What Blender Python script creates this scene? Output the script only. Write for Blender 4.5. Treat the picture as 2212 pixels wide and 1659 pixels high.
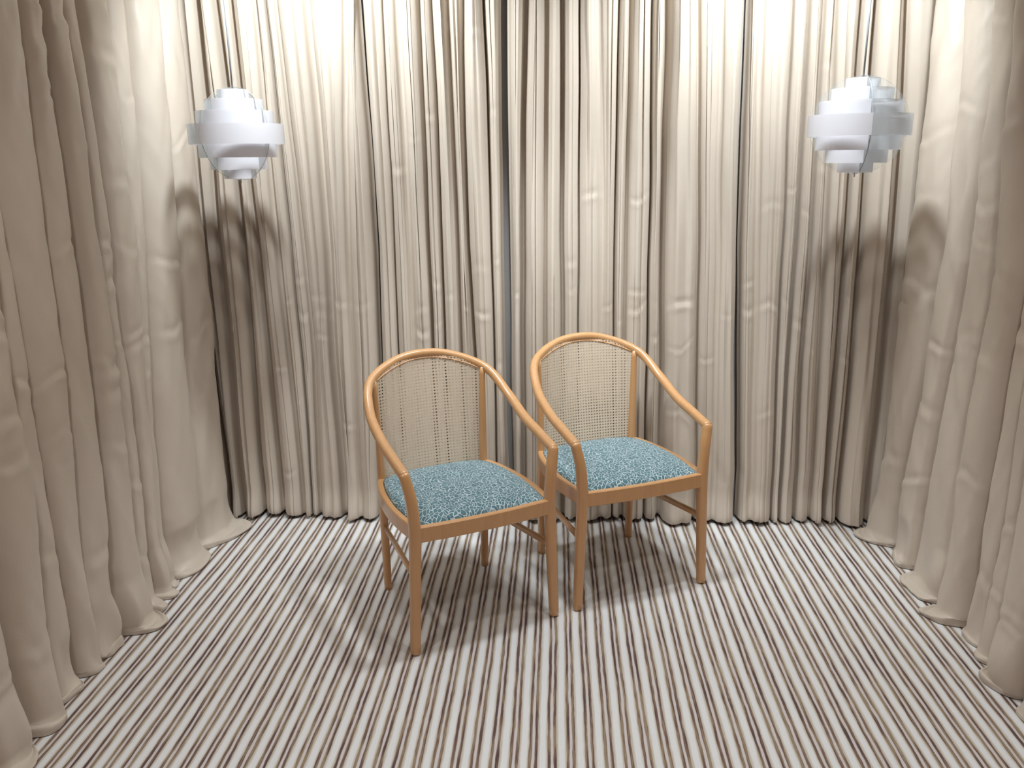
import bpy, bmesh, math, random
import numpy as np
from mathutils import Matrix, Vector

# ------------------------------------------------------------------ reset
for o in list(bpy.data.objects):
    bpy.data.objects.remove(o, do_unlink=True)
scene = bpy.context.scene
COL = scene.collection
PI = math.pi

# ------------------------------------------------------------------ camera
F_PX, PITCH, ROLL, CAM_H, YAW = 1790.2, 0.2643, -0.0116, 1.6101, math.radians(3.2)
cam_data = bpy.data.cameras.new('camera')
cam_data.sensor_fit = 'HORIZONTAL'
cam_data.sensor_width = 36.0
cam_data.lens = F_PX / 2212.0 * 36.0
cam_data.clip_start = 0.02
cam = bpy.data.objects.new('camera', cam_data)
COL.objects.link(cam)
_cp, _sp, _cr, _sr = math.cos(PITCH), math.sin(PITCH), math.cos(ROLL), math.sin(ROLL)
_zc = Vector((0, _sp, _cp))
_right = Vector((1, 0, 0)) * _cr + _zc * _sr
_up = Vector((1, 0, 0)) * (-_sr) + _zc * _cr
_back = _right.cross(_up)
_m = Matrix((_right, _up, _back)).transposed().to_4x4()
cam.matrix_world = Matrix.Translation((0, 0, CAM_H)) @ Matrix.Rotation(YAW, 4, 'Z') @ _m
scene.camera = cam

# ------------------------------------------------------------------ world, exposure
world = bpy.data.worlds.new('hall_ambience')
scene.world = world
world.use_nodes = True
bg = world.node_tree.nodes['Background']
bg.inputs[0].default_value = (1.0, 0.72, 0.60, 1)
bg.inputs[1].default_value = 0.27
scene.view_settings.view_transform = 'Standard'
scene.view_settings.look = 'None'
scene.view_settings.gamma = 1.0
scene.view_settings.use_curve_mapping = False
scene.view_settings.exposure = -0.50

CEIL_Z = 2.68
SPOTS = [(-0.83, 2.74), (0.75, 2.76)]          # recessed ceiling downlights above the stage
SPOT_W = 142.0
SPOT_AIM = [(-0.05, 0.73, -0.67), (0.05, 0.73, -0.67)]   # beams lean towards the back corners
SPOT_MID = (0.03, 2.73)                        # narrower downlight straight above the chairs
SPOT_MID_W = 122.0
SPOTS_FRONT = [(-1.00, 1.40), (0.95, 1.45)]    # second pair, above the photographer
SPOT_FRONT_W = 62.0

# ------------------------------------------------------------------ material helpers
def new_mat(name):
    m = bpy.data.materials.new(name)
    m.use_nodes = True
    nt = m.node_tree
    b = nt.nodes['Principled BSDF']
    return m, nt, b

def N(nt, typ, **kw):
    n = nt.nodes.new(typ)
    for k, v in kw.items():
        setattr(n, k, v)
    return n

def L(nt, a, b):
    nt.links.new(a, b)

def math_node(nt, op, a, b=None, c=None, clamp=False):
    n = nt.nodes.new('ShaderNodeMath')
    n.operation = op
    n.use_clamp = clamp
    for i, v in enumerate((a, b, c)):
        if v is None:
            continue
        if isinstance(v, (int, float)):
            n.inputs[i].default_value = v
        else:
            nt.links.new(v, n.inputs[i])
    return n.outputs[0]

def mix_col(nt, fac, a, b):
    n = nt.nodes.new('ShaderNodeMix')
    n.data_type = 'RGBA'
    for sock, v in ((n.inputs[0], fac), (n.inputs[6], a), (n.inputs[7], b)):
        if isinstance(v, (int, float)):
            sock.default_value = v
        elif isinstance(v, tuple):
            sock.default_value = (*v, 1) if len(v) == 3 else v
        else:
            nt.links.new(v, sock)
    return n.outputs[2]

def smooth_band(nt, x, lo, hi, soft):
    """1 between lo and hi, soft edges"""
    a = nt.nodes.new('ShaderNodeMapRange'); a.interpolation_type = 'SMOOTHSTEP'
    a.inputs[1].default_value = lo - soft; a.inputs[2].default_value = lo + soft
    nt.links.new(x, a.inputs[0])
    b = nt.nodes.new('ShaderNodeMapRange'); b.interpolation_type = 'SMOOTHSTEP'
    b.inputs[1].default_value = hi - soft; b.inputs[2].default_value = hi + soft
    nt.links.new(x, b.inputs[0])
    return math_node(nt, 'SUBTRACT', a.outputs[0], b.outputs[0], clamp=True)

def mat_curtain():
    m, nt, b = new_mat('beige_curtain_fabric')
    tc = N(nt, 'ShaderNodeTexCoord')
    mp = N(nt, 'ShaderNodeMapping'); L(nt, tc.outputs['Object'], mp.inputs[0])
    no = N(nt, 'ShaderNodeTexNoise'); no.inputs['Scale'].default_value = 5.0; no.inputs['Detail'].default_value = 3
    L(nt, mp.outputs[0], no.inputs['Vector'])
    col = mix_col(nt, no.outputs[0], (0.58, 0.50, 0.418), (0.64, 0.56, 0.475))
    L(nt, col, b.inputs['Base Color'])
    b.inputs['Roughness'].default_value = 0.44
    b.inputs['Specular IOR Level'].default_value = 0.45
    b.inputs['Sheen Weight'].default_value = 0.12
    b.inputs['Sheen Roughness'].default_value = 0.4
    b.inputs['Sheen Tint'].default_value = (1, 0.97, 0.92, 1)
    mp2 = N(nt, 'ShaderNodeMapping'); mp2.inputs['Scale'].default_value = (1, 1, 0.35)
    L(nt, tc.outputs['Object'], mp2.inputs[0])
    n2 = N(nt, 'ShaderNodeTexNoise'); n2.inputs['Scale'].default_value = 30; n2.inputs['Detail'].default_value = 4
    L(nt, mp2.outputs[0], n2.inputs['Vector'])
    n3 = N(nt, 'ShaderNodeTexNoise'); n3.inputs['Scale'].default_value = 420; n3.inputs['Detail'].default_value = 1
    L(nt, tc.outputs['Object'], n3.inputs['Vector'])
    h = math_node(nt, 'MULTIPLY_ADD', n3.outputs[0], 0.18, n2.outputs[0])
    bp = N(nt, 'ShaderNodeBump'); bp.inputs['Strength'].default_value = 0.22; bp.inputs['Distance'].default_value = 0.006
    L(nt, h, bp.inputs['Height']); L(nt, bp.outputs[0], b.inputs['Normal'])
    return m

def mat_carpet():
    m, nt, b = new_mat('striped_carpet')
    tc = N(nt, 'ShaderNodeTexCoord')
    sx = N(nt, 'ShaderNodeSeparateXYZ'); L(nt, tc.outputs['Object'], sx.inputs[0])
    X, Y = sx.outputs[0], sx.outputs[1]
    # gentle waver of the stripes
    cv = N(nt, 'ShaderNodeCombineXYZ')
    L(nt, math_node(nt, 'MULTIPLY', X, 9.0), cv.inputs[0]); L(nt, math_node(nt, 'MULTIPLY', Y, 2.2), cv.inputs[1])
    wn = N(nt, 'ShaderNodeTexNoise'); wn.inputs['Scale'].default_value = 1.0; wn.inputs['Detail'].default_value = 1
    L(nt, cv.outputs[0], wn.inputs['Vector'])
    wob = math_node(nt, 'MULTIPLY', math_node(nt, 'SUBTRACT', wn.outputs[0], 0.5), 0.010)
    # ragged edge
    ce = N(nt, 'ShaderNodeCombineXYZ')
    L(nt, math_node(nt, 'MULTIPLY', X, 160.0), ce.inputs[0]); L(nt, math_node(nt, 'MULTIPLY', Y, 14.0), ce.inputs[1])
    en = N(nt, 'ShaderNodeTexNoise'); en.inputs['Scale'].default_value = 1.0; en.inputs['Detail'].default_value = 3
    L(nt, ce.outputs[0], en.inputs['Vector'])
    rag = math_node(nt, 'MULTIPLY', math_node(nt, 'SUBTRACT', en.outputs[0], 0.5), 0.0065)
    xx = math_node(nt, 'ADD', math_node(nt, 'ADD', X, wob), rag)
    p = math_node(nt, 'DIVIDE', math_node(nt, 'ADD', xx, 10.0), 0.0535)
    fr = math_node(nt, 'FRACT', p)
    fl = math_node(nt, 'FLOOR', p)
    def wander(seed, amp):                        # each line swells and thins on its own
        cw = N(nt, 'ShaderNodeCombineXYZ')
        L(nt, math_node(nt, 'MULTIPLY_ADD', fl, 3.77, seed), cw.inputs[0]); L(nt, math_node(nt, 'MULTIPLY', Y, 5.0), cw.inputs[1])
        w = N(nt, 'ShaderNodeTexNoise'); w.inputs['Scale'].default_value = 1.0; w.inputs['Detail'].default_value = 2
        L(nt, cw.outputs[0], w.inputs['Vector'])
        return math_node(nt, 'MULTIPLY_ADD', math_node(nt, 'SUBTRACT', w.outputs[0], 0.5), amp, fr)
    frA, frB = wander(4.1, 0.065), wander(91.3, 0.065)
    lineA = smooth_band(nt, frA, 0.485, 0.645, 0.026)
    lineB = smooth_band(nt, frB, 0.795, 0.955, 0.026)
    narrow = smooth_band(nt, fr, 0.64, 0.82, 0.03)
    # colour of each line, changing along its length (space-dyed yarn)
    def line_colour(seed):
        cl = N(nt, 'ShaderNodeCombineXYZ')
        L(nt, math_node(nt, 'MULTIPLY_ADD', fl, 7.31, seed), cl.inputs[0])
        L(nt, math_node(nt, 'MULTIPLY', Y, 5.5), cl.inputs[1])
        L(nt, math_node(nt, 'MULTIPLY', X, 110.0), cl.inputs[2])
        nn = N(nt, 'ShaderNodeTexNoise'); nn.inputs['Scale'].default_value = 1.0; nn.inputs['Detail'].default_value = 5.0
        nn.inputs['Roughness'].default_value = 0.62
        L(nt, cl.outputs[0], nn.inputs['Vector'])
        r = N(nt, 'ShaderNodeValToRGB')
        e = r.color_ramp.elements
        e[0].position = 0.34; e[0].color = (0.070, 0.036, 0.040, 1)
        e[1].position = 0.74; e[1].color = (0.45, 0.37, 0.255, 1)
        for pos, c in ((0.44, (0.120, 0.064, 0.056)), (0.51, (0.21, 0.130, 0.095)), (0.57, (0.33, 0.25, 0.15)), (0.65, (0.29, 0.22, 0.165))):
            k = e.new(pos); k.color = (*c, 1)
        L(nt, nn.outputs[0], r.inputs[0])
        return r.outputs[0]
    cream = smooth_band(nt, fr, 0.06, 0.41, 0.07)
    base = mix_col(nt, cream, (0.58, 0.52, 0.44), (0.81, 0.82, 0.84))
    base = mix_col(nt, narrow, base, (0.67, 0.62, 0.62))
    base = mix_col(nt, lineA, base, line_colour(1.7))
    base = mix_col(nt, lineB, base, line_colour(53.2))
    dn = N(nt, 'ShaderNodeTexNoise'); dn.inputs['Scale'].default_value = 3.0; dn.inputs['Detail'].default_value = 4
    L(nt, tc.outputs['Object'], dn.inputs['Vector'])
    base = mix_col(nt, math_node(nt, 'MULTIPLY', dn.outputs[0], 0.08), base, (0.50, 0.47, 0.44))
    gr = N(nt, 'ShaderNodeTexNoise'); gr.inputs['Scale'].default_value = 330; gr.inputs['Detail'].default_value = 2
    L(nt, tc.outputs['Object'], gr.inputs['Vector'])
    gm = N(nt, 'ShaderNodeMapRange'); gm.inputs[1].default_value = 0.35; gm.inputs[2].default_value = 0.75; gm.inputs[4].default_value = 0.12
    L(nt, gr.outputs[0], gm.inputs[0])
    base = mix_col(nt, gm.outputs[0], base, (0.42, 0.38, 0.35))
    L(nt, base, b.inputs['Base Color'])
    b.inputs['Roughness'].default_value = 0.95
    b.inputs['Specular IOR Level'].default_value = 0.15
    # woven ribs: fine across, rounded cords along
    rib = math_node(nt, 'SINE', math_node(nt, 'MULTIPLY', Y, 2 * PI / 0.004))
    cord = math_node(nt, 'SUBTRACT', 1.0, math_node(nt, 'MAXIMUM', lineA, lineB))
    fz = N(nt, 'ShaderNodeTexNoise'); fz.inputs['Scale'].default_value = 500
    L(nt, tc.outputs['Object'], fz.inputs['Vector'])
    hh = math_node(nt, 'MULTIPLY_ADD', rib, 0.10, cord)
    hh = math_node(nt, 'MULTIPLY_ADD', fz.outputs[0], 0.5, hh)
    bp = N(nt, 'ShaderNodeBump'); bp.inputs['Strength'].default_value = 0.35; bp.inputs['Distance'].default_value = 0.002
    L(nt, hh, bp.inputs['Height']); L(nt, bp.outputs[0], b.inputs['Normal'])
    return m

def mat_wood():
    m, nt, b = new_mat('varnished_beech')
    tc = N(nt, 'ShaderNodeTexCoord')
    mp = N(nt, 'ShaderNodeMapping'); mp.inputs['Scale'].default_value = (1, 1, 0.12)
    L(nt, tc.outputs['Object'], mp.inputs[0])
    no = N(nt, 'ShaderNodeTexNoise'); no.inputs['Scale'].default_value = 70; no.inputs['Detail'].default_value = 4
    L(nt, mp.outputs[0], no.inputs['Vector'])
    col = mix_col(nt, no.outputs[0], (0.57, 0.282, 0.112), (0.675, 0.38, 0.165))
    L(nt, col, b.inputs['Base Color'])
    b.inputs['Roughness'].default_value = 0.38
    b.inputs['Coat Weight'].default_value = 0.85
    b.inputs['Coat Roughness'].default_value = 0.17
    return m

def mat_cane():
    m, nt, b = new_mat('natural_cane')
    tc = N(nt, 'ShaderNodeTexCoord')
    no = N(nt, 'ShaderNodeTexNoise'); no.inputs['Scale'].default_value = 45; no.inputs['Detail'].default_value = 3
    L(nt, tc.outputs['Object'], no.inputs['Vector'])
    col = mix_col(nt, no.outputs[0], (0.66, 0.535, 0.395), (0.76, 0.64, 0.50))
    L(nt, col, b.inputs['Base Color'])
    b.inputs['Roughness'].default_value = 0.45
    wv = N(nt, 'ShaderNodeTexWave'); wv.inputs['Scale'].default_value = 150; wv.bands_direction = 'DIAGONAL'
    L(nt, tc.outputs['Object'], wv.inputs['Vector'])
    bp = N(nt, 'ShaderNodeBump'); bp.inputs['Strength'].default_value = 0.25; bp.inputs['Distance'].default_value = 0.001
    L(nt, wv.outputs[1], bp.inputs['Height']); L(nt, bp.outputs[0], b.inputs['Normal'])
    return m

def mat_seat():
    m, nt, b = new_mat('teal_leaf_print_fabric')
    tc = N(nt, 'ShaderNodeTexCoord')
    wn = N(nt, 'ShaderNodeTexNoise'); wn.inputs['Scale'].default_value = 22; wn.inputs['Detail'].default_value = 1
    L(nt, tc.outputs['Object'], wn.inputs['Vector'])
    sub = N(nt, 'ShaderNodeVectorMath', operation='SUBTRACT'); sub.inputs[1].default_value = (0.5, 0.5, 0.5)
    L(nt, wn.outputs['Color'], sub.inputs[0])
    sc = N(nt, 'ShaderNodeVectorMath', operation='SCALE'); sc.inputs['Scale'].default_value = 0.035
    L(nt, sub.outputs[0], sc.inputs[0])
    ad = N(nt, 'ShaderNodeVectorMath', operation='ADD')
    L(nt, tc.outputs['Object'], ad.inputs[0]); L(nt, sc.outputs[0], ad.inputs[1])
    wn2 = N(nt, 'ShaderNodeTexNoise'); wn2.inputs['Scale'].default_value = 8; wn2.inputs['Detail'].default_value = 0
    L(nt, tc.outputs['Object'], wn2.inputs['Vector'])
    sub2 = N(nt, 'ShaderNodeVectorMath', operation='SUBTRACT'); sub2.inputs[1].default_value = (0.5, 0.5, 0.5)
    L(nt, wn2.outputs['Color'], sub2.inputs[0])
    sc2 = N(nt, 'ShaderNodeVectorMath', operation='SCALE'); sc2.inputs['Scale'].default_value = 0.03
    L(nt, sub2.outputs[0], sc2.inputs[0])
    ad2 = N(nt, 'ShaderNodeVectorMath', operation='ADD')
    L(nt, ad.outputs[0], ad2.inputs[0]); L(nt, sc2.outputs[0], ad2.inputs[1])
    ad = ad2
    mp = N(nt, 'ShaderNodeMapping'); mp.inputs['Scale'].default_value = (1.12, 0.80, 0)
    L(nt, ad.outputs[0], mp.inputs[0])
    ve = N(nt, 'ShaderNodeTexVoronoi', feature='DISTANCE_TO_EDGE', voronoi_dimensions='2D'); ve.inputs['Scale'].default_value = 74
    L(nt, mp.outputs[0], ve.inputs['Vector'])
    vc = N(nt, 'ShaderNodeTexVoronoi', feature='F1', voronoi_dimensions='2D'); vc.inputs['Scale'].default_value = 74
    L(nt, mp.outputs[0], vc.inputs['Vector'])
    thr = N(nt, 'ShaderNodeMapRange'); thr.interpolation_type = 'SMOOTHSTEP'
    thr.inputs[1].default_value = 0.06; thr.inputs[2].default_value = 0.12
    gv = N(nt, 'ShaderNodeTexNoise'); gv.inputs['Scale'].default_value = 55
    L(nt, tc.outputs['Object'], gv.inputs['Vector'])
    L(nt, math_node(nt, 'MULTIPLY_ADD', math_node(nt, 'SUBTRACT', gv.outputs[0], 0.5), -0.22, ve.outputs['Distance']), thr.inputs[0])
    sepc = N(nt, 'ShaderNodeSeparateColor'); L(nt, vc.outputs['Color'], sepc.inputs[0])
    leaf = mix_col(nt, sepc.outputs[0], (0.040, 0.110, 0.145), (0.070, 0.165, 0.195))
    inner = N(nt, 'ShaderNodeMapRange'); inner.inputs[1].default_value = 0.16; inner.inputs[2].default_value = 0.30
    L(nt, ve.outputs['Distance'], inner.inputs[0])
    leaf = mix_col(nt, math_node(nt, 'MULTIPLY', inner.outputs[0], 0.5), leaf, (0.10, 0.21, 0.235))
    # a few leaves are left open between the sprays
    open_ = math_node(nt, 'GREATER_THAN', sepc.outputs[1], 0.90)
    col = mix_col(nt, thr.outputs[0], (0.45, 0.545, 0.58), leaf)
    col = mix_col(nt, math_node(nt, 'MULTIPLY', open_, 0.35), col, (0.34, 0.44, 0.48))
    L(nt, col, b.inputs['Base Color'])
    b.inputs['Roughness'].default_value = 0.8
    b.inputs['Sheen Weight'].default_value = 0.2
    fz = N(nt, 'ShaderNodeTexNoise'); fz.inputs['Scale'].default_value = 700
    L(nt, tc.outputs['Object'], fz.inputs['Vector'])
    bp = N(nt, 'ShaderNodeBump'); bp.inputs['Strength'].default_value = 0.3; bp.inputs['Distance'].default_value = 0.001
    L(nt, fz.outputs[0], bp.inputs['Height']); L(nt, bp.outputs[0], b.inputs['Normal'])
    return m

def mat_plain(name, col, rough=0.6, metal=0.0, spec=0.5):
    m, nt, b = new_mat(name)
    tc = N(nt, 'ShaderNodeTexCoord')
    no = N(nt, 'ShaderNodeTexNoise'); no.inputs['Scale'].default_value = 40
    L(nt, tc.outputs['Object'], no.inputs['Vector'])
    c2 = tuple(min(1.0, c * 1.06) for c in col)
    L(nt, mix_col(nt, no.outputs[0], col, c2), b.inputs['Base Color'])
    b.inputs['Roughness'].default_value = rough
    b.inputs['Metallic'].default_value = metal
    b.inputs['Specular IOR Level'].default_value = spec
    return m

def mat_sheet(name, col, w_diffuse, w_translucent, w_clear, gloss=0.06):
    """thin plastic sheet: reflects, lets diffuse light through, and stays partly clear"""
    m, nt, b = new_mat(name)
    nt.nodes.remove(b)
    out = nt.nodes['Material Output']
    di = N(nt, 'ShaderNodeBsdfDiffuse'); di.inputs[0].default_value = (*col, 1)
    tr = N(nt, 'ShaderNodeBsdfTranslucent'); tr.inputs[0].default_value = (*col, 1)
    cl = N(nt, 'ShaderNodeBsdfTransparent'); cl.inputs[0].default_value = (0.97, 0.98, 0.98, 1)
    gl = N(nt, 'ShaderNodeBsdfGlossy'); gl.inputs['Roughness'].default_value = 0.12
    m1 = N(nt, 'ShaderNodeMixShader'); m1.inputs[0].default_value = w_translucent / max(1e-6, (w_diffuse + w_translucent))
    L(nt, di.outputs[0], m1.inputs[1]); L(nt, tr.outputs[0], m1.inputs[2])
    m2 = N(nt, 'ShaderNodeMixShader'); m2.inputs[0].default_value = w_clear
    L(nt, m1.outputs[0], m2.inputs[1]); L(nt, cl.outputs[0], m2.inputs[2])
    lw = N(nt, 'ShaderNodeLayerWeight'); lw.inputs[0].default_value = 0.25
    m3 = N(nt, 'ShaderNodeMixShader')
    L(nt, math_node(nt, 'MULTIPLY', lw.outputs['Fresnel'], gloss * 4, clamp=True), m3.inputs[0])
    L(nt, m2.outputs[0], m3.inputs[1]); L(nt, gl.outputs[0], m3.inputs[2])
    L(nt, m3.outputs[0], out.inputs[0])
    return m

def mat_lamp_emit():
    m, nt, b = new_mat('lit_downlight_lens')
    b.inputs['Base Color'].default_value = (0.9, 0.9, 0.9, 1)
    b.inputs['Emission Color'].default_value = (0.93, 0.97, 1.0, 1)
    b.inputs['Emission Strength'].default_value = 6.0
    return m

M_CURTAIN = mat_curtain()
M_CARPET = mat_carpet()
M_WOOD = mat_wood()
M_CANE = mat_cane()
M_SEAT = mat_seat()
M_WALL = mat_plain('grey_painted_board', (0.50, 0.49, 0.48), 0.9)
M_CEIL = mat_plain('white_ceiling_paint', (0.74, 0.73, 0.71), 0.95)
M_WHITE_SHEET = mat_sheet('opal_white_plastic', (0.95, 0.94, 0.98), 0.72, 0.28, 0.03)
M_FROST = mat_sheet('frosted_clear_plastic', (0.82, 0.84, 0.87), 0.5, 0.5, 0.62)
M_CLEAR = mat_sheet('clear_acrylic', (0.85, 0.88, 0.90), 0.6, 0.4, 0.90, 0.10)
M_EDGE = mat_plain('acrylic_edge', (0.33, 0.36, 0.40), 0.3)
M_CORD = mat_plain('grey_lamp_cord', (0.30, 0.31, 0.34), 0.5)
M_METAL = mat_plain('satin_metal', (0.45, 0.45, 0.47), 0.35, 1.0)
M_TRIM = mat_plain('white_enamel', (0.85, 0.85, 0.85), 0.4)
M_LENS = mat_lamp_emit()

# ------------------------------------------------------------------ object helpers
def link_mesh(name, verts, faces, mat, parent=None, smooth=True, mats=None, mat_idx=None):
    me = bpy.data.meshes.new(name)
    me.from_pydata([tuple(v) for v in verts], [], [tuple(f) for f in faces])
    me.update()
    for mm in (mats or [mat]):
        me.materials.append(mm)
    if mat_idx is not None:
        me.polygons.foreach_set('material_index', mat_idx)
    if smooth:
        me.polygons.foreach_set('use_smooth', [True] * len(me.polygons))
    o = bpy.data.objects.new(name, me)
    COL.objects.link(o)
    if parent is not None:
        o.parent = parent
    return o

def link_bm(name, bm, mat, parent=None, smooth=False):
    me = bpy.data.meshes.new(name)
    bmesh.ops.recalc_face_normals(bm, faces=bm.faces)
    bm.to_mesh(me); bm.free()
    me.materials.append(mat)
    if smooth:
        me.polygons.foreach_set('use_smooth', [True] * len(me.polygons))
    o = bpy.data.objects.new(name, me)
    COL.objects.link(o)
    if parent is not None:
        o.parent = parent
    return o

def tag(o, label=None, cat=None, group=None, kind=None):
    if label: o['label'] = label
    if cat: o['category'] = cat
    if group: o['group'] = group
    if kind: o['kind'] = kind
    return o

def empty(name, loc, rz=0.0):
    o = bpy.data.objects.new(name, None)
    o.empty_display_size = 0.1
    COL.objects.link(o)
    o.location = loc
    o.rotation_euler = (0, 0, rz)
    return o

def box_obj(name, lo, hi, mat, parent=None, bevel=0.0):
    bm = bmesh.new()
    vs = [bm.verts.new((x, y, z)) for z in (lo[2], hi[2]) for y in (lo[1], hi[1]) for x in (lo[0], hi[0])]
    for f in ((0, 2, 3, 1), (4, 5, 7, 6), (0, 1, 5, 4), (2, 6, 7, 3), (0, 4, 6, 2), (1, 3, 7, 5)):
        bm.faces.new([vs[i] for i in f])
    if bevel > 0:
        bmesh.ops.bevel(bm, geom=bm.edges[:], offset=bevel, segments=2, affect='EDGES')
    return link_bm(name, bm, mat, parent)

def catmull(P, n):
    P = np.asarray(P, float)
    Q = np.vstack([2 * P[0] - P[1], P, 2 * P[-1] - P[-2]])
    out = []
    ts = np.linspace(0, 1, n, endpoint=False)[:, None]
    for i in range(1, len(Q) - 2):
        p0, p1, p2, p3 = Q[i - 1], Q[i], Q[i + 1], Q[i + 2]
        out.append(.5 * (2 * p1 + (-p0 + p2) * ts + (2 * p0 - 5 * p1 + 4 * p2 - p3) * ts ** 2 + (-p0 + 3 * p1 - 3 * p2 + p3) * ts ** 3))
    out.append(P[-1:])
    return np.vstack(out)

def sweep(name, path, ra, rb, mat, parent, ref=(0, 0, 1), seg=20, power=2.0, cap_round=True):
    """sweep a (super)elliptic section: ra along the side vector, rb along the other; ra/rb arrays or floats"""
    P = np.asarray(path, float)
    n = len(P)
    ra = np.full(n, ra) if np.isscalar(ra) else np.interp(np.linspace(0, 1, n), np.linspace(0, 1, len(ra)), ra)
    rb = np.full(n, rb) if np.isscalar(rb) else np.interp(np.linspace(0, 1, n), np.linspace(0, 1, len(rb)), rb)
    T = np.gradient(P, axis=0)
    T /= np.linalg.norm(T, axis=1)[:, None]
    ref = np.asarray(ref, float)
    if cap_round:                                   # rounded ends
        extra = []
        for end in (0, -1):
            t = T[end] * (-1 if end == 0 else 1)
            rr = 0.6 * min(ra[end], rb[end])
            lst = [(P[end] + t * rr * math.sin(a), math.cos(a)) for a in (0.5, 0.95, 1.3, 1.5)]
            extra.append(lst)
        a0 = extra[0][::-1]; a1 = extra[1]
        P = np.vstack([[p for p, _ in a0], P, [p for p, _ in a1]])
        ra = np.concatenate([[ra[0] * k for _, k in a0], ra, [ra[-1] * k for _, k in a1]])
        rb = np.concatenate([[rb[0] * k for _, k in a0], rb, [rb[-1] * k for _, k in a1]])
        T = np.vstack([np.repeat(T[:1], 4, 0), T, np.repeat(T[-1:], 4, 0)])
        n = len(P)
    verts, faces = [], []
    ang = np.linspace(0, 2 * PI, seg, endpoint=False)
    ca, sa = np.cos(ang), np.sin(ang)
    e = 2.0 / power
    cx = np.sign(ca) * np.abs(ca) ** e
    sx = np.sign(sa) * np.abs(sa) ** e
    for i in range(n):
        side = np.cross(T[i], ref); side /= np.linalg.norm(side)
        oth = np.cross(side, T[i])
        for k in range(seg):
            verts.append(P[i] + side * ra[i] * cx[k] + oth * rb[i] * sx[k])
    for i in range(n - 1):
        for k in range(seg):
            a = i * seg + k; b = i * seg + (k + 1) % seg
            faces.append((a, b, b + seg, a + seg))
    faces.append(tuple(range(seg))[::-1])
    faces.append(tuple((n - 1) * seg + k for k in range(seg)))
    return link_mesh(name, verts, faces, mat, parent)

# ------------------------------------------------------------------ the setting
WALL_L, WALL_R, WALL_B = -1.66, 1.55, 3.632
tag(box_obj('floor', (-2.4, -2.5, -0.02), (2.4, 3.9, 0.0), M_CARPET), kind='structure')
tag(box_obj('ceiling', (-2.4, -0.6, CEIL_Z), (2.4, 3.9, CEIL_Z + 0.05), M_CEIL), kind='structure')
tag(box_obj('wall_back', (WALL_L - 0.05, WALL_B, 0.0), (WALL_R + 0.05, WALL_B + 0.05, CEIL_Z), M_WALL), kind='structure')
tag(box_obj('wall_left', (WALL_L - 0.05, 0.2, 0.0), (WALL_L, WALL_B, CEIL_Z), M_WALL), kind='structure')
tag(box_obj('wall_right', (WALL_R, 0.2, 0.0), (WALL_R + 0.05, WALL_B, CEIL_Z), M_WALL), kind='structure')

# ------------------------------------------------------------------ curtains
# each row: place of a valley between folds along the wall at five heights, half width (mm/2), depth 0..1
Z_T = np.array([2.25, 1.75, 1.25, 0.75, 0.25])
BACK = [
    ([-1.617, -1.617, -1.617, -1.615, -1.612], 4, 1.0),
    ([-1.552, -1.549, -1.554, -1.542, -1.523], 6, 1.0),
    ([-1.44, -1.445, -1.453, -1.456, -1.458], 9, 0.7),
    ([-1.376, -1.355, -1.354, -1.364, -1.374], 7, 1.0),
    ([-1.314, -1.303, -1.291, -1.285, -1.281], 8, 0.9),
    ([-1.211, -1.205, -1.201, -1.19, -1.177], 9, 0.5),
    ([-1.171, -1.159, -1.146, -1.138, -1.14], 3, 0.8),
    ([-1.125, -1.108, -1.089, -1.08, -1.101], 7, 0.55),
    ([-1.0, -0.989, -0.983, -0.992, -0.983], 11, 0.8),
    ([-0.839, -0.867, -0.885, -0.896, -0.904], 8, 0.3),
    ([-0.791, -0.779, -0.773, -0.784, -0.813], 6, 1.0),
    ([-0.695, -0.694, -0.693, -0.697, -0.702], 2.5, 0.8),
    ([-0.637, -0.632, -0.627, -0.63, -0.637], 9, 0.4),
    ([-0.554, -0.552, -0.551, -0.549, -0.545], 5, 0.95),
    ([-0.504, -0.496, -0.493, -0.493, -0.493], 4, 1.0),
    ([-0.44, -0.429, -0.422, -0.42, -0.417], 6, 0.8),
    ([-0.376, -0.381, -0.375, -0.358, -0.342], 5, 0.95),
    ([-0.294, -0.287, -0.281, -0.277, -0.272], 3, 0.8),
    ([-0.211, -0.214, -0.214, -0.212, -0.208], 9, 1.2),
    ([-0.124, -0.138, -0.145, -0.146, -0.146], 8, 0.85),
    ([-0.044, -0.049, -0.051, -0.052, -0.052], 8, 0.5),
    ([0.018, 0.02, 0.022, 0.025, 0.027], 7, 0.85),
    ([0.086, 0.087, 0.09, 0.095, 0.1], 3, 0.9),
    ([0.158, 0.177, 0.188, 0.194, 0.2], 10, 0.25),
    ([0.242, 0.241, 0.243, 0.249, 0.256], 3, 0.8),
    ([0.287, 0.285, 0.287, 0.293, 0.299], 7, 0.6),
    ([0.371, 0.38, 0.388, 0.393, 0.399], 4, 0.9),
    ([0.43, 0.435, 0.444, 0.456, 0.468], 9, 0.9),
    ([0.544, 0.567, 0.588, 0.606, 0.623], 6, 0.55),
    ([0.633, 0.651, 0.669, 0.688, 0.707], 8, 0.2),
    ([0.737, 0.745, 0.759, 0.782, 0.814], 6, 1.2),
    ([0.788, 0.807, 0.829, 0.852, 0.876], 9, 0.3),
    ([0.912, 0.925, 0.941, 0.952, 0.971], 4, 0.75),
    ([0.977, 0.987, 0.995, 1.001, 1.008], 5, 0.95),
    ([1.029, 1.041, 1.055, 1.057, 1.078], 6, 0.9),
    ([1.07, 1.093, 1.112, 1.129, 1.149], 7, 0.7),
    ([1.173, 1.187, 1.197, 1.201, 1.2], 7, 1.0),
    ([1.224, 1.243, 1.258, 1.266, 1.27], 6, 1.0),
    ([1.335, 1.37, 1.385, 1.39, 1.39], 8, 0.6),
    ([1.503, 1.503, 1.503, 1.503, 1.503], 4, 1.0),
]
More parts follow.
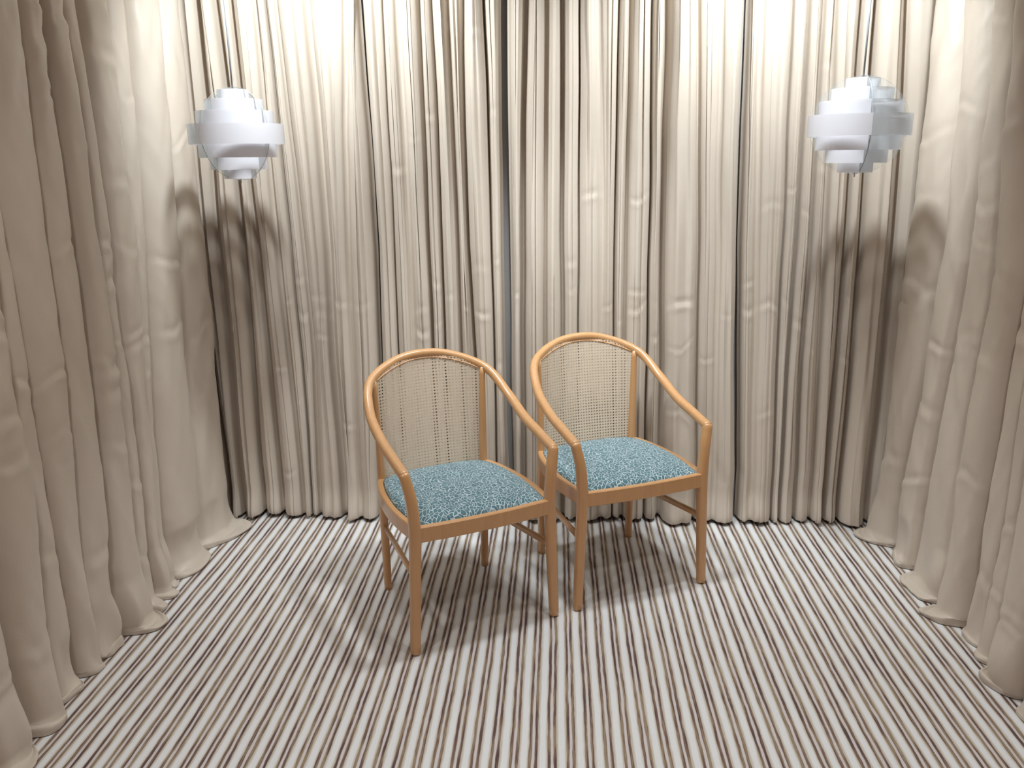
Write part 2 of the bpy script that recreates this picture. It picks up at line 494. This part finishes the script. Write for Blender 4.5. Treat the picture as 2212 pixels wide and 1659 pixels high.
LEFT = [
    ([3.49, 3.49, 3.49, 3.49, 3.49], 6, 1.0),
    ([3.316, 3.286, 3.248, 3.217, 3.186], 6, 0.45),
    ([3.13, 3.106, 3.059, 2.972, 2.916], 6, 0.8),
    ([3.01, 2.995, 2.974, 2.90, 2.843], 7, 0.5),
    ([2.786, 2.807, 2.819, 2.80, 2.765], 8, 0.7),
    ([2.667, 2.713, 2.709, 2.681, 2.664], 8, 0.8),
    ([2.571, 2.560, 2.571, 2.543, 2.495], 8, 0.8),
    ([2.470, 2.450, 2.425, 2.395, 2.344], 8, 0.45),
    ([2.308, 2.278, 2.263, 2.26, 2.256], 9, 0.9),
    ([2.206, 2.188, 2.169, 2.15, 2.107], 9, 0.7),
    ([1.961, 1.968, 1.976, 1.984, 1.983], 9, 0.9),
    ([1.80, 1.81, 1.80, 1.79, 1.79], 9, 0.6),
    ([1.58, 1.58, 1.60, 1.61, 1.60], 9, 0.9),
    ([1.40, 1.41, 1.40, 1.39, 1.40], 9, 0.7),
    ([1.22, 1.22, 1.22, 1.22, 1.22], 9, 0.9),
    ([1.00, 1.01, 1.00, 1.00, 1.00], 9, 0.8),
    ([0.80, 0.80, 0.80, 0.80, 0.80], 9, 0.9),
]
RIGHT = [
    ([3.478, 3.478, 3.478, 3.478, 3.478], 4, 1.0),
    ([3.255, 3.201, 3.161, 3.199, 3.267], 9, 1.0),
    ([3.039, 2.975, 2.948, 3.01, 3.073], 8, 0.7),
    ([2.871, 2.806, 2.751, 2.801, 2.801], 8, 0.8),
    ([2.725, 2.665, 2.604, 2.625, 2.647], 9, 0.8),
    ([2.52, 2.51, 2.50, 2.51, 2.53], 9, 0.55),
    ([2.369, 2.387, 2.404, 2.422, 2.42], 9, 0.9),
    ([2.20, 2.22, 2.23, 2.24, 2.24], 9, 0.7),
    ([2.03, 2.03, 2.04, 2.05, 2.05], 9, 0.9),
    ([1.85, 1.86, 1.85, 1.86, 1.85], 9, 0.6),
    ([1.66, 1.66, 1.66, 1.66, 1.66], 9, 0.9),
    ([1.45, 1.45, 1.45, 1.45, 1.45], 9, 0.7),
    ([1.25, 1.25, 1.25, 1.25, 1.25], 9, 0.9),
    ([1.02, 1.02, 1.02, 1.02, 1.02], 9, 0.8),
    ([0.80, 0.80, 0.80, 0.80, 0.80], 9, 0.9),
]

def smooth_noise(rng, n=64):
    v = rng.uniform(-1, 1, n)
    def f(x):
        i = np.floor(x).astype(int); t = x - i; t = t * t * (3 - 2 * t)
        return v[i % n] * (1 - t) + v[(i + 1) % n] * t
    return f

Z_TOP = 2.64
def curtain(name, valleys, to_world, seed, depth_max, flare, zone, label, crease_z=1.0, soft=False):
    """one hanging panel: cross-section of rounded folds between the valleys, lofted over the height"""
    rng = np.random.default_rng(seed)
    nf = len(valleys) - 1
    rows_z = list(np.arange(Z_TOP, zone, -0.0115)) + [None] * (30 if soft else 18)
    nb = 30 if soft else 18
    w_mid = [abs(valleys[i + 1][0][2] - valleys[i][0][2]) for i in range(nf)]
    D = [min(depth_max, 0.034 + 0.62 * w) * rng.uniform(0.82, 1.12) for w in w_mid]
    rip = rng.uniform(-0.16, 0.10, (nf, 3))
    skew = rng.uniform(-0.09, 0.09, nf)
    ripz = [[smooth_noise(rng) for _ in range(3)] for _ in range(nf)]
    dents = []
    for i in range(nf):
        k = rng.integers(3, 9) if soft else rng.integers(1, 5)
        for j in range(k):
            if j == 0 and rng.uniform() < 0.35:
                continue
            zc = crease_z + rng.normal(0, 0.035) if j == 0 else rng.uniform(0.2, 2.2)
            dents.append((i, zc, rng.uniform(0.0010, 0.0036) * (1.5 if soft else 1.0), rng.uniform(0.008, 0.018) * (1.3 if soft else 1.0),
                          rng.uniform(-0.5, 0.5), rng.uniform(-0.7, 0.7)))
    nz1, nz2, nz3, nA, nH, nW = (smooth_noise(rng) for _ in range(6))
    PER = 5                                       # samples per control segment
    grid = []
    def zi(vals, z):
        return float(np.interp(-z, -Z_T, vals))
    for r, z0 in enumerate(rows_z):
        bottom = z0 is None
        phi = (r - (len(rows_z) - nb) + 1) / nb if bottom else 0.0
        zr = zone * (1 - phi) if bottom else z0
        open_ = 1.0 + 0.22 * max(0.0, 1 - zr / 0.9) * (1 if flare > 0.04 else 0.3)   # folds open out downwards
        cp, fold_id = [], []
        for i in range(nf + 1):
            vals, hw, q = valleys[i]
            s = zi(vals, zr) + 0.003 * float(nW(np.array(zr * 3.1 + i * 5.3)))
            hw = hw * 0.00195 * open_
            sgn = 1 if valleys[-1][0][2] > valleys[0][0][2] else -1
            Dl = D[i - 1] if i > 0 else None
            Dr = D[i] if i < nf else None
            dm = min([d for d in (Dl, Dr) if d is not None])
            dv = dm * (1 - min(q, 1.0))
            if soft:                               # broad rounded folds
                cp.append((s, dv)); fold_id.append(max(0, min(i, nf - 1)))
                if Dr is not None:
                    s2 = zi(valleys[i + 1][0], zr)
                    dm2 = min(D[i], D[i + 1]) if i + 1 < nf else D[i]
                    dv2 = dm2 * (1 - min(valleys[i + 1][2], 1.0))
                    mid = 0.5 + skew[i] + 0.05 * float(ripz[i][0](np.array(zr * 1.7)))
                    k = 0.10 * float(ripz[i][1](np.array(zr * 2.3)))
                    k2 = 0.10 * float(ripz[i][2](np.array(zr * 1.9)))
                    for t, dd in ((0.12, dv + (0.62 + k) * (Dr - dv)), (mid - 0.20, dv + 0.97 * (Dr - dv)), (mid + 0.20, dv2 + 0.93 * (Dr - dv2)), (0.88, dv2 + (0.62 + k2) * (Dr - dv2))):
                        cp.append((s + (s2 - s) * t, dd)); fold_id.append(i)
                continue
            if Dl is not None:
                w = w_mid[i - 1]; rd = min(0.30 * w, 0.022)
                hwl = min(hw, 0.3 * w)
                cp += [(s - sgn * (hwl + rd), Dl), (s - sgn * hwl, Dl - 0.30 * (Dl - dv)), (s - sgn * 0.55 * hwl, dv + 0.22 * (Dl - dv))]
                fold_id += [i - 1] * 3
            cp.append((s, dv)); fold_id.append(max(0, i - 1))
            if Dr is not None:
                w = w_mid[i]; rd = min(0.30 * w, 0.022)
                hwr = min(hw, 0.3 * w)
                cp += [(s + sgn * 0.55 * hwr, dv + 0.22 * (Dr - dv)), (s + sgn * hwr, Dr - 0.30 * (Dr - dv)), (s + sgn * (hwr + rd), Dr)]
                fold_id += [i] * 3
                s2 = zi(valleys[i + 1][0], zr)
                for j, t in enumerate((0.36, 0.5, 0.64)):
                    k = rip[i, j] + 0.06 * float(ripz[i][j](np.array(zr * 2.3)))
                    cp.append((s + (s2 - s) * t, Dr * (1 + k))); fold_id.append(i)
        cp = np.array(cp)
        prof = catmull(cp, PER)
        fid = np.repeat(np.array(fold_id), PER)[:len(prof)]
        if len(fid) < len(prof):
            fid = np.concatenate([fid, fid[-1:].repeat(len(prof) - len(fid))])
        s, d = prof[:, 0].copy(), prof[:, 1].copy()
        d += 0.0035 * nz1(s * 9 + zr * 1.3) + 0.0018 * nz2(s * 31 + zr * 5.0) + 0.004 * nz3(zr * 2.1 + s * 2.0)
        if soft:
            d += 0.0045 * nz2(s * 13 + zr * 4.3) + 0.0030 * nz1(s * 27 - zr * 9.0) + 0.0016 * nH(s * 47 + zr * 17.0)
        for (i, zc, amp, sg, tilt, vee) in dents:
            if abs(zr - zc) > 0.12:
                continue
            sm = 0.5 * (zi(valleys[i][0], zr) + zi(valleys[i + 1][0], zr)); wh = 0.5 * w_mid[i]
            x = (s - sm) / max(wh, 1e-3)
            win = np.clip(1 - x * x, 0, 1) ** 0.7
            zz = zr - zc - tilt * (s - sm) + vee * np.abs(s - sm)
            d += amp * win * (-np.exp(-(zz / sg) ** 2) + 0.75 * np.exp(-((zz + 1.7 * sg) / sg) ** 2))
        zarr = np.full(len(s), zr)
        # the hem breaks on the floor and swells into the room
        A = flare * (0.55 + 0.45 * nA(s * 7.0)) * (0.12 + 0.88 * np.clip(d / max(D), 0, 1))
        if bottom:
            hh = 0.010 + 0.012 * (0.5 + 0.5 * nH(s * 11))
            if soft:                               # long hem: drops, breaks and runs out over the carpet in buckles
                drop = min(1.0, phi / 0.66); run = max(0.0, (phi - 0.50) / 0.50)
                Ar = flare * (0.55 + 0.75 * nA(s * 5.0)) * (0.25 + 0.75 * np.clip(d / max(D), 0, 1)) + 0.012
                Ar = np.maximum(Ar, 0.006)
                bulge = 0.026 * nH(s * 6.0 + 11) * math.sin(PI * min(1.0, phi / 0.62)) + 0.014 * nz1(s * 21.0 + 2.0) * math.sin(PI * min(1.0, phi / 0.66))
                d += Ar * (0.28 * drop ** 2 + 0.72 * run ** 1.15) + bulge
                d -= 0.25 * Ar * max(0.0, (phi - 0.9) / 0.1) ** 1.5
                lie = 0.012 + 0.016 * np.abs(nz2(s * 13.0 + phi * 3.5)) * math.sin(PI * min(1.0, run + 0.05)) + 0.020 * np.clip(nH(s * 9.0 + 4.0), 0, 1) * math.sin(PI * run)
                zarr = zone * (1 - drop) ** 1.25 + lie * drop
                if phi > 0.93:
                    zarr = zarr * (1 - 0.75 * (phi - 0.93) / 0.07)
                zarr = np.maximum(zarr, 0.003)
                grid.append(np.stack([s + 0.016 * nz3(s * 6.0 + 1.0) * run, d, zarr], 1))
                continue
            d += (0.006 + 0.016 * (0.5 + 0.5 * nW(s * 17.0))) * math.sin(PI * phi ** 1.4)
            back = max(0.0, (phi - 0.84) / 0.16)
            d += A * (phi ** 2.0 - 0.30 * back ** 1.5)
            zarr = zone * (1 - phi) ** 1.5 * (1 + 0.25 * nz3(s * 6.0) * phi) + hh * phi ** 2
            zarr = zarr + 0.012 * nz2(s * 23 + 3.0) * math.sin(PI * phi)
            d += 0.4 * A * nz1(s * 19.0 + 7.0) * phi ** 2

        zarr = np.maximum(zarr, 0.004)
        grid.append(np.stack([s, d, zarr], 1))
    nr, nc = len(grid), len(grid[0])
    verts = []
    for g in grid:
        verts += [to_world(*p) for p in g]
    idx = np.arange(nr * nc).reshape(nr, nc)
    faces = np.stack([idx[:-1, :-1], idx[1:, :-1], idx[1:, 1:], idx[:-1, 1:]], -1).reshape(-1, 4).tolist()
    o = link_mesh(name, verts, faces, M_CURTAIN)
    tag(o, label, 'curtain', 'beige curtains around the stage')
    return o

BASE_B, BASE_L, BASE_R = 3.598, -1.622, 1.510
back_w = lambda s, d, z: (s, BASE_B - d, z)
left_w = lambda s, d, z: (BASE_L + d, s, z)
right_w = lambda s, d, z: (BASE_R - d, s, z)

def sub(v, a, b, ea=0.0, eb=0.0):
    out = [(list(p), w, q) for p, w, q in v[a:b + 1]]
    out[0] = ([x + ea for x in out[0][0]], out[0][1], 1.0)
    out[-1] = ([x + eb for x in out[-1][0]], out[-1][1], 1.0)
    return out

curtain('curtain', sub(BACK, 0, 10, 0, -0.003), back_w, 11, 0.094, 0.026, 0.16, 'beige back curtain panel hanging behind the pendant lamp on the left')
curtain('curtain', sub(BACK, 10, 18, 0.003, -0.014), back_w, 12, 0.094, 0.022, 0.15, 'beige back curtain panel behind the chair standing nearer the camera')
curtain('curtain', sub(BACK, 18, 30, 0.010, -0.006), back_w, 13, 0.094, 0.024, 0.15, 'beige back curtain panel behind the chair standing farther back')
curtain('curtain', sub(BACK, 30, 39, 0.006, 0), back_w, 14, 0.094, 0.026, 0.16, 'beige back curtain panel hanging behind the pendant lamp on the right')
curtain('curtain', LEFT, left_w, 21, 0.135, 0.080, 0.20, 'beige curtain along the whole left side with hem spread on the carpet', soft=True)
curtain('curtain', RIGHT, right_w, 22, 0.130, 0.085, 0.20, 'beige curtain along the whole right side with hem bunched on the carpet', soft=True)

# ------------------------------------------------------------------ chair
def hoop_curve(n=14):
    half = [(.2733, .0184, .64), (.275, .12, .664), (.2755, .24, .694), (.271, .365, .7525),
            (.2329, .4754, .8335), (.119, .541, .8860), (0, .5550, .9030)]
    return catmull(half + [(-x, y, z) for x, y, z in half[:-1]][::-1], n)

def make_chair(loc, rz, label):
    root = empty('armchair', loc, rz)
    tag(root, label, 'chair', 'cane-back armchairs')
    hoop = hoop_curve()
    # arm and back hoop, one bent piece
    sweep('armrest_hoop', hoop, [.0178, .0178, .0165, .0155, .0165, .0178, .0178], [.0174, .0174, .0165, .0155, .0165, .0174, .0174], M_WOOD, root, seg=24, power=2.15)
    # front legs run up to the arm ends
    for sx in (-1, 1):
        path = catmull([(sx * .2675, 0, 0.010), (sx * .259, .0015, .22), (sx * .2512, .003, .41), (sx * .2512, .003, .47),
                        (sx * .258, .006, .56), (sx * .2733, .0184, .641)], 8)
        sweep('leg', path, [.0165, .0185, .020, .020, .0185, .0175], [.0165, .0185, .020, .020, .0185, .0175], M_WOOD, root,
              ref=(0, 1, 0), seg=24, power=2.7, cap_round=True)
    # rear legs run up as back posts to the hoop
    for sx in (-1, 1):
        path = catmull([(sx * .2076, .473, 0.0), (sx * .2085, .473, .22), (sx * .2095, .474, .43), (sx * .212, .474, .62), (sx * .2178, .484, .838)], 8)
        sweep('leg', path, [.0135, .015, .0145, .012, .0105], [.0145, .017, .018, .0155, .013], M_WOOD, root,
              ref=(0, 1, 0), seg=20, power=2.7, cap_round=False)
    zt, zb = 0.464, 0.409
    def rail(pts, th, z0=zb, z1=zt, nm='seat_rail'):
        pts = np.asarray(pts, float)
        T = np.gradient(pts, axis=0); T /= np.linalg.norm(T, axis=1)[:, None]
        Nn = np.stack([-T[:, 1], T[:, 0]], 1)
        bm = bmesh.new(); ring = []
        c = 0.003
        for p, nn in zip(pts, Nn):
            sec = [(-th / 2, z0 + c), (-th / 2 + c, z0), (th / 2 - c, z0), (th / 2, z0 + c), (th / 2, z1 - c), (th / 2 - c, z1), (-th / 2 + c, z1), (-th / 2, z1 - c)]
            ring.append([bm.verts.new((p[0] + nn[0] * a, p[1] + nn[1] * a, z)) for a, z in sec])
        for a, b in zip(ring[:-1], ring[1:]):
            for k in range(8):
                bm.faces.new((a[k], a[(k + 1) % 8], b[(k + 1) % 8], b[k]))
        bm.faces.new(ring[0]); bm.faces.new(ring[-1][::-1])
        return link_bm(nm, bm, M_WOOD, root)
    rail(catmull([(-.245, -.002), (-.12, -.011), (0, -.014), (.12, -.011), (.245, -.002)], 5), .022)
    rail(catmull([(-.205, .478), (0, .490), (.205, .478)], 6), .020, .400, .446)
    side = [(.247, .008), (.258, .10), (.262, .20), (.252, .32), (.231, .42), (.212, .468)]
    rail(catmull(side, 5), .022)
    rail(catmull([(-x, y) for x, y in side], 5), .022)
    # side stretchers
    for sx in (-1, 1):
        sweep('stretcher', [(sx * .2575, .004, .284), (sx * .245, .12, .279), (sx * .232, .24, .274), (sx * .209, .47, .264)], .0085, .0125, M_WOOD, root, seg=16, power=2.6, cap_round=False)
    # upholstered seat, domed
    nu, nv = 36, 36
    sd = catmull([(x - .0125, y) for x, y in side], 8)
    def half_w(y):
        return float(np.interp(y, sd[:, 1], sd[:, 0]))
    verts, faces = [], []
    for j in range(nv + 1):
        tv = -1 + 2 * j / nv
        for i in range(nu + 1):
            tu = -1 + 2 * i / nu
            u = math.sin(tu * PI / 2); v = math.sin(tv * PI / 2)
            y = .2365 + v * .2325
            y0 = y
            bow = (1 - v) / 2
            hwid = half_w(min(max(y, .01), .466)) - 0.0005
            x = u * hwid
            # front edge follows the bowed rail
            if v > 0:
                y = y + 0.012 * (1 - (x / .205) ** 2) * v
            if v < 0:
                y = y - (0.010 * (1 - (x / .245) ** 2)) * (-v)
            edge = max(abs(u), abs(v))
            dome = ((1 - abs(u) ** 3.2) * (1 - abs(v) ** 3.2))
            z = .4605 + .012 * min(1.0, dome * 6) ** 0.6 + .022 * dome
            verts.append((x, y, z))
    for j in range(nv):
        for i in range(nu):
            a = j * (nu + 1) + i
            faces.append((a, a + 1, a + nu + 2, a + nu + 1))
    top_n = len(verts)
    # skirt and underside so the cushion is solid
    border = [i for i in range(nu + 1)] + [j * (nu + 1) + nu for j in range(1, nv + 1)] + [nv * (nu + 1) + i for i in range(nu - 1, -1, -1)] + [j * (nu + 1) for j in range(nv - 1, 0, -1)]
    for b in border:
        x, y, z = verts[b]
        verts.append((x * .985, .2345 + (y - .2345) * .985, .418))
    nbd = len(border)
    for k in range(nbd):
        faces.append((border[k], top_n + k, top_n + (k + 1) % nbd, border[(k + 1) % nbd]))
    faces.append(tuple(top_n + k for k in range(nbd)))
    cu = link_mesh('seat_cushion', verts, faces, M_SEAT, root)
    cu['label'] = 'seat pad in teal leaf-print fabric'
    # woven cane back: octagonal eyes cut through a curved sheet
    hp = hoop_curve(30)
    sel = hp[(hp[:, 2] > .78) & (np.abs(hp[:, 0]) < .245)]
    o = np.argsort(sel[:, 0]); hx, hz, hy = sel[o, 0], sel[o, 2], sel[o, 1]
    def top_z(x): return float(np.interp(x, hx, hz))
    def sheet_y(x, z):
        k = .014 + (.072 - .014) * min(1, max(0, (z - .44) / .47))
        return .4765 + k * (1 - (x / .222) ** 2)
    pitch = .0121
    verts, faces, cache = [], [], {}
    TH = .0012
    def vert(x, z, side_):
        key = (round(x, 5), round(z, 5), side_)
        if key not in cache:
            cache[key] = len(verts)
            verts.append((x, sheet_y(x, z) + side_ * TH, z))
        return cache[key]
    ncol = 35
    z_lo = .448
    hr = .0037
    for ci in range(ncol):
        xc = (ci - (ncol - 1) / 2) * pitch
        for rj in range(60):
            zc = z_lo + (rj + .5) * pitch
            if zc > top_z(xc) - .004:
                break
            if abs(xc) > .2065 + (zc - .43) * .018:
                continue
            h2 = pitch / 2
            sq = [(xc + h2, zc), (xc + h2, zc + h2), (xc, zc + h2), (xc - h2, zc + h2), (xc - h2, zc), (xc - h2, zc - h2), (xc, zc - h2), (xc + h2, zc - h2)]
            oc = [(xc + hr * math.cos(k * PI / 4), zc + hr * math.sin(k * PI / 4)) for k in range(8)]
            for sd_ in (-1, 1):
                for k in range(8):
                    q = [vert(*sq[k], sd_), vert(*sq[(k + 1) % 8], sd_), vert(*oc[(k + 1) % 8], sd_), vert(*oc[k], sd_)]
                    faces.append(q if sd_ < 0 else q[::-1])
            for k in range(8):
                faces.append((vert(*oc[k], -1), vert(*oc[(k + 1) % 8], -1), vert(*oc[(k + 1) % 8], 1), vert(*oc[k], 1)))
    cp_ = link_mesh('cane_panel', verts, faces, M_CANE, root, smooth=False)
    cp_['label'] = 'woven cane back with rows of round eyes'
    # spline bead where the cane meets the hoop
    inner = []
    for x in np.linspace(-.205, .205, 50):
        z = top_z(x) - .0165
        inner.append((x, sheet_y(x, z) - .002, z))
    sweep('cane_bead', inner, .0024, .0024, M_WOOD, root, seg=8)
    return root

def copy_tree(o, parent=None):
    c = o.copy(); COL.objects.link(c)
    if parent is not None:
        c.parent = parent
    for ch in list(o.children):
        copy_tree(ch, c)
    return c

chair_a = make_chair((-0.2400, 2.5747, 0), 0.5166, 'cane-back wooden armchair standing nearer the camera, overlapping the other chair')
chair_b = copy_tree(chair_a)
chair_b.location = (0.3226, 2.8600, 0)
chair_b.rotation_euler = (0, 0, 0.4251)
chair_b['label'] = 'cane-back wooden armchair standing farther back, nearer the right curtain'

# ------------------------------------------------------------------ pendant lamps
def arc_band(name, r, z0, z1, a0, a1, mat, parent, th=0.0012):
    n = max(6, int(abs(a1 - a0) / (PI / 2) * 40))
    verts, faces = [], []
    for k in range(n + 1):
        a = a0 + (a1 - a0) * k / n
        for rr in (r - th / 2, r + th / 2):
            for z in (z0, z1):
                verts.append((rr * math.cos(a), rr * math.sin(a), z))
    for k in range(n):
        b, c = 4 * k, 4 * k + 4
        faces += [(b + 2, c + 2, c + 3, b + 3), (b, b + 1, c + 1, c), (b + 1, b + 3, c + 3, c + 1), (b, c, c + 2, b + 2)]
    faces += [(0, 2, 3, 1), (4 * n, 4 * n + 1, 4 * n + 3, 4 * n + 2)]
    o = link_mesh(name, verts, faces, mat, parent)
    me = o.data
    me.polygons.foreach_set('use_smooth', [False] * len(me.polygons))
    return o

def make_pendant(loc, rz, label):
    root = empty('pendant_lamp', loc, rz)
    tag(root, label, 'lamp', 'stepped globe pendant lamps')
    radii = [.056, .103, .138, .171, .140, .102, .058]
    heights = [.034, .041, .046, .070, .047, .043, .033]
    z = 0.154
    R = .166
    for i, (r, hgt) in enumerate(zip(radii, heights)):
        # three opal quarters and one clear frosted quarter make up each tier
        bw = arc_band('shade_band', r, z - hgt, z + .001, -PI / 2, PI, M_WHITE_SHEET, root)
        arc_band('frosted_band', r, z - hgt, z + .001, PI, 1.5 * PI, M_FROST, root)
        z -= hgt
    # two crossing clear discs that carry the bands
    for k in range(2):
        n = 72; t = .0013
        verts, faces, mi = [], [], []
        for sgn in (-1, 1):
            for j in range(n):
                a = 2 * PI * j / n
                x, zz = R * math.cos(a), R * math.sin(a)
                verts.append((x, sgn * t, zz) if k == 0 else (sgn * t, x, zz))
        faces.append(tuple(range(n))); mi.append(0)
        faces.append(tuple(range(2 * n - 1, n - 1, -1))); mi.append(0)
        for j in range(n):
            faces.append((j, (j + 1) % n, n + (j + 1) % n, n + j)); mi.append(1)
        d = link_mesh('acrylic_disc', verts, faces, None, root, smooth=False, mats=[M_CLEAR, M_EDGE], mat_idx=mi)
    # cord to the ceiling, ceiling cap, rod through the middle with its tip below
    zc = CEIL_Z - loc[2]
    sweep('cord', [(0, 0, .160), (0.001, 0, .4), (0, 0, .7), (0, 0, zc - .02)], .0032, .0032, M_CORD, root, ref=(0, 1, 0), seg=10, cap_round=False)
    sweep('rod', [(0, 0, -.176), (0, 0, 0), (0, 0, .165)], .0022, .0022, M_METAL, root, ref=(0, 1, 0), seg=8, cap_round=False)
    sweep('socket', [(0, 0, .07), (0, 0, .10), (0, 0, .15)], [.017, .019, .013], [.017, .019, .013], M_TRIM, root, ref=(0, 1, 0), seg=20)
    sweep('ceiling_cap', [(0, 0, zc - .045), (0, 0, zc - .02), (0, 0, zc - .0005)], [.012, .045, .05], [.012, .045, .05], M_TRIM, root, ref=(0, 1, 0), seg=28, cap_round=False)
    return root

make_pendant((-1.188, 3.15, 1.713), math.radians(-27), 'white stepped globe pendant lamp hanging near the left corner')
make_pendant((1.055, 3.10, 1.713), math.radians(85), 'white stepped globe pendant lamp hanging near the right corner')

# ------------------------------------------------------------------ ceiling downlights (out of frame, they light the stage)
def downlight(x, y, watts, label, size=128, blend=0.75, aim=None, rad=0.05, col=(0.88, 0.96, 1.0)):
    root = empty('ceiling_downlight', (x, y, CEIL_Z))
    tag(root, label, 'light', 'recessed ceiling downlights')
    n = 32
    verts, faces = [], []
    prof = [(rad * 1.38, -.0005), (rad * 1.33, -.008), (rad * 1.07, -.010), (rad * .98, -.002)]
    for k in range(n):
        a = 2 * PI * k / n
        verts += [(r * math.cos(a), r * math.sin(a), z) for r, z in prof]
    for k in range(n):
        a, b = 4 * k, 4 * ((k + 1) % n)
        faces += [(a + j, b + j, b + j + 1, a + j + 1) for j in range(3)]
    link_mesh('trim_ring', verts, faces, M_TRIM, root)
    lv = [(rad * .99 * math.cos(2 * PI * k / n), rad * .99 * math.sin(2 * PI * k / n), -.003) for k in range(n)]
    lv2 = [(x_, y_, -.0005) for x_, y_, _ in lv]
    lf = [tuple(range(n))[::-1], tuple(range(n, 2 * n))] + [(k, (k + 1) % n, n + (k + 1) % n, n + k) for k in range(n)]
    link_mesh('lens', lv + lv2, lf, M_LENS, root, smooth=False)
    ld = bpy.data.lights.new('downlight_beam', 'SPOT')
    ld.energy = watts
    ld.color = col
    ld.shadow_soft_size = rad
    ld.spot_size = math.radians(size)
    ld.spot_blend = blend
    lo = bpy.data.objects.new('downlight_beam', ld)
    COL.objects.link(lo)
    lo.parent = root
    lo.location = (0, 0, -rad - 0.012)
    if aim is not None:
        lo.rotation_euler = Vector(aim).to_track_quat('-Z', 'Y').to_euler()
    return root

for (x, y), aim, lb in zip(SPOTS, SPOT_AIM, ('round ceiling downlight above the stage on the left', 'round ceiling downlight above the stage on the right')):
    downlight(x, y, SPOT_W, lb, size=116, blend=0.72, aim=aim, rad=0.06)
downlight(*SPOT_MID, SPOT_MID_W, 'round ceiling downlight straight above the two chairs', size=90, blend=0.6, rad=0.11)
for (x, y), lb in zip(SPOTS_FRONT, ('round ceiling downlight above the camera on the left', 'round ceiling downlight above the camera on the right')):
    downlight(x, y, SPOT_FRONT_W, lb, size=132, blend=1.0, rad=0.07, col=(1.0, 0.97, 0.94))
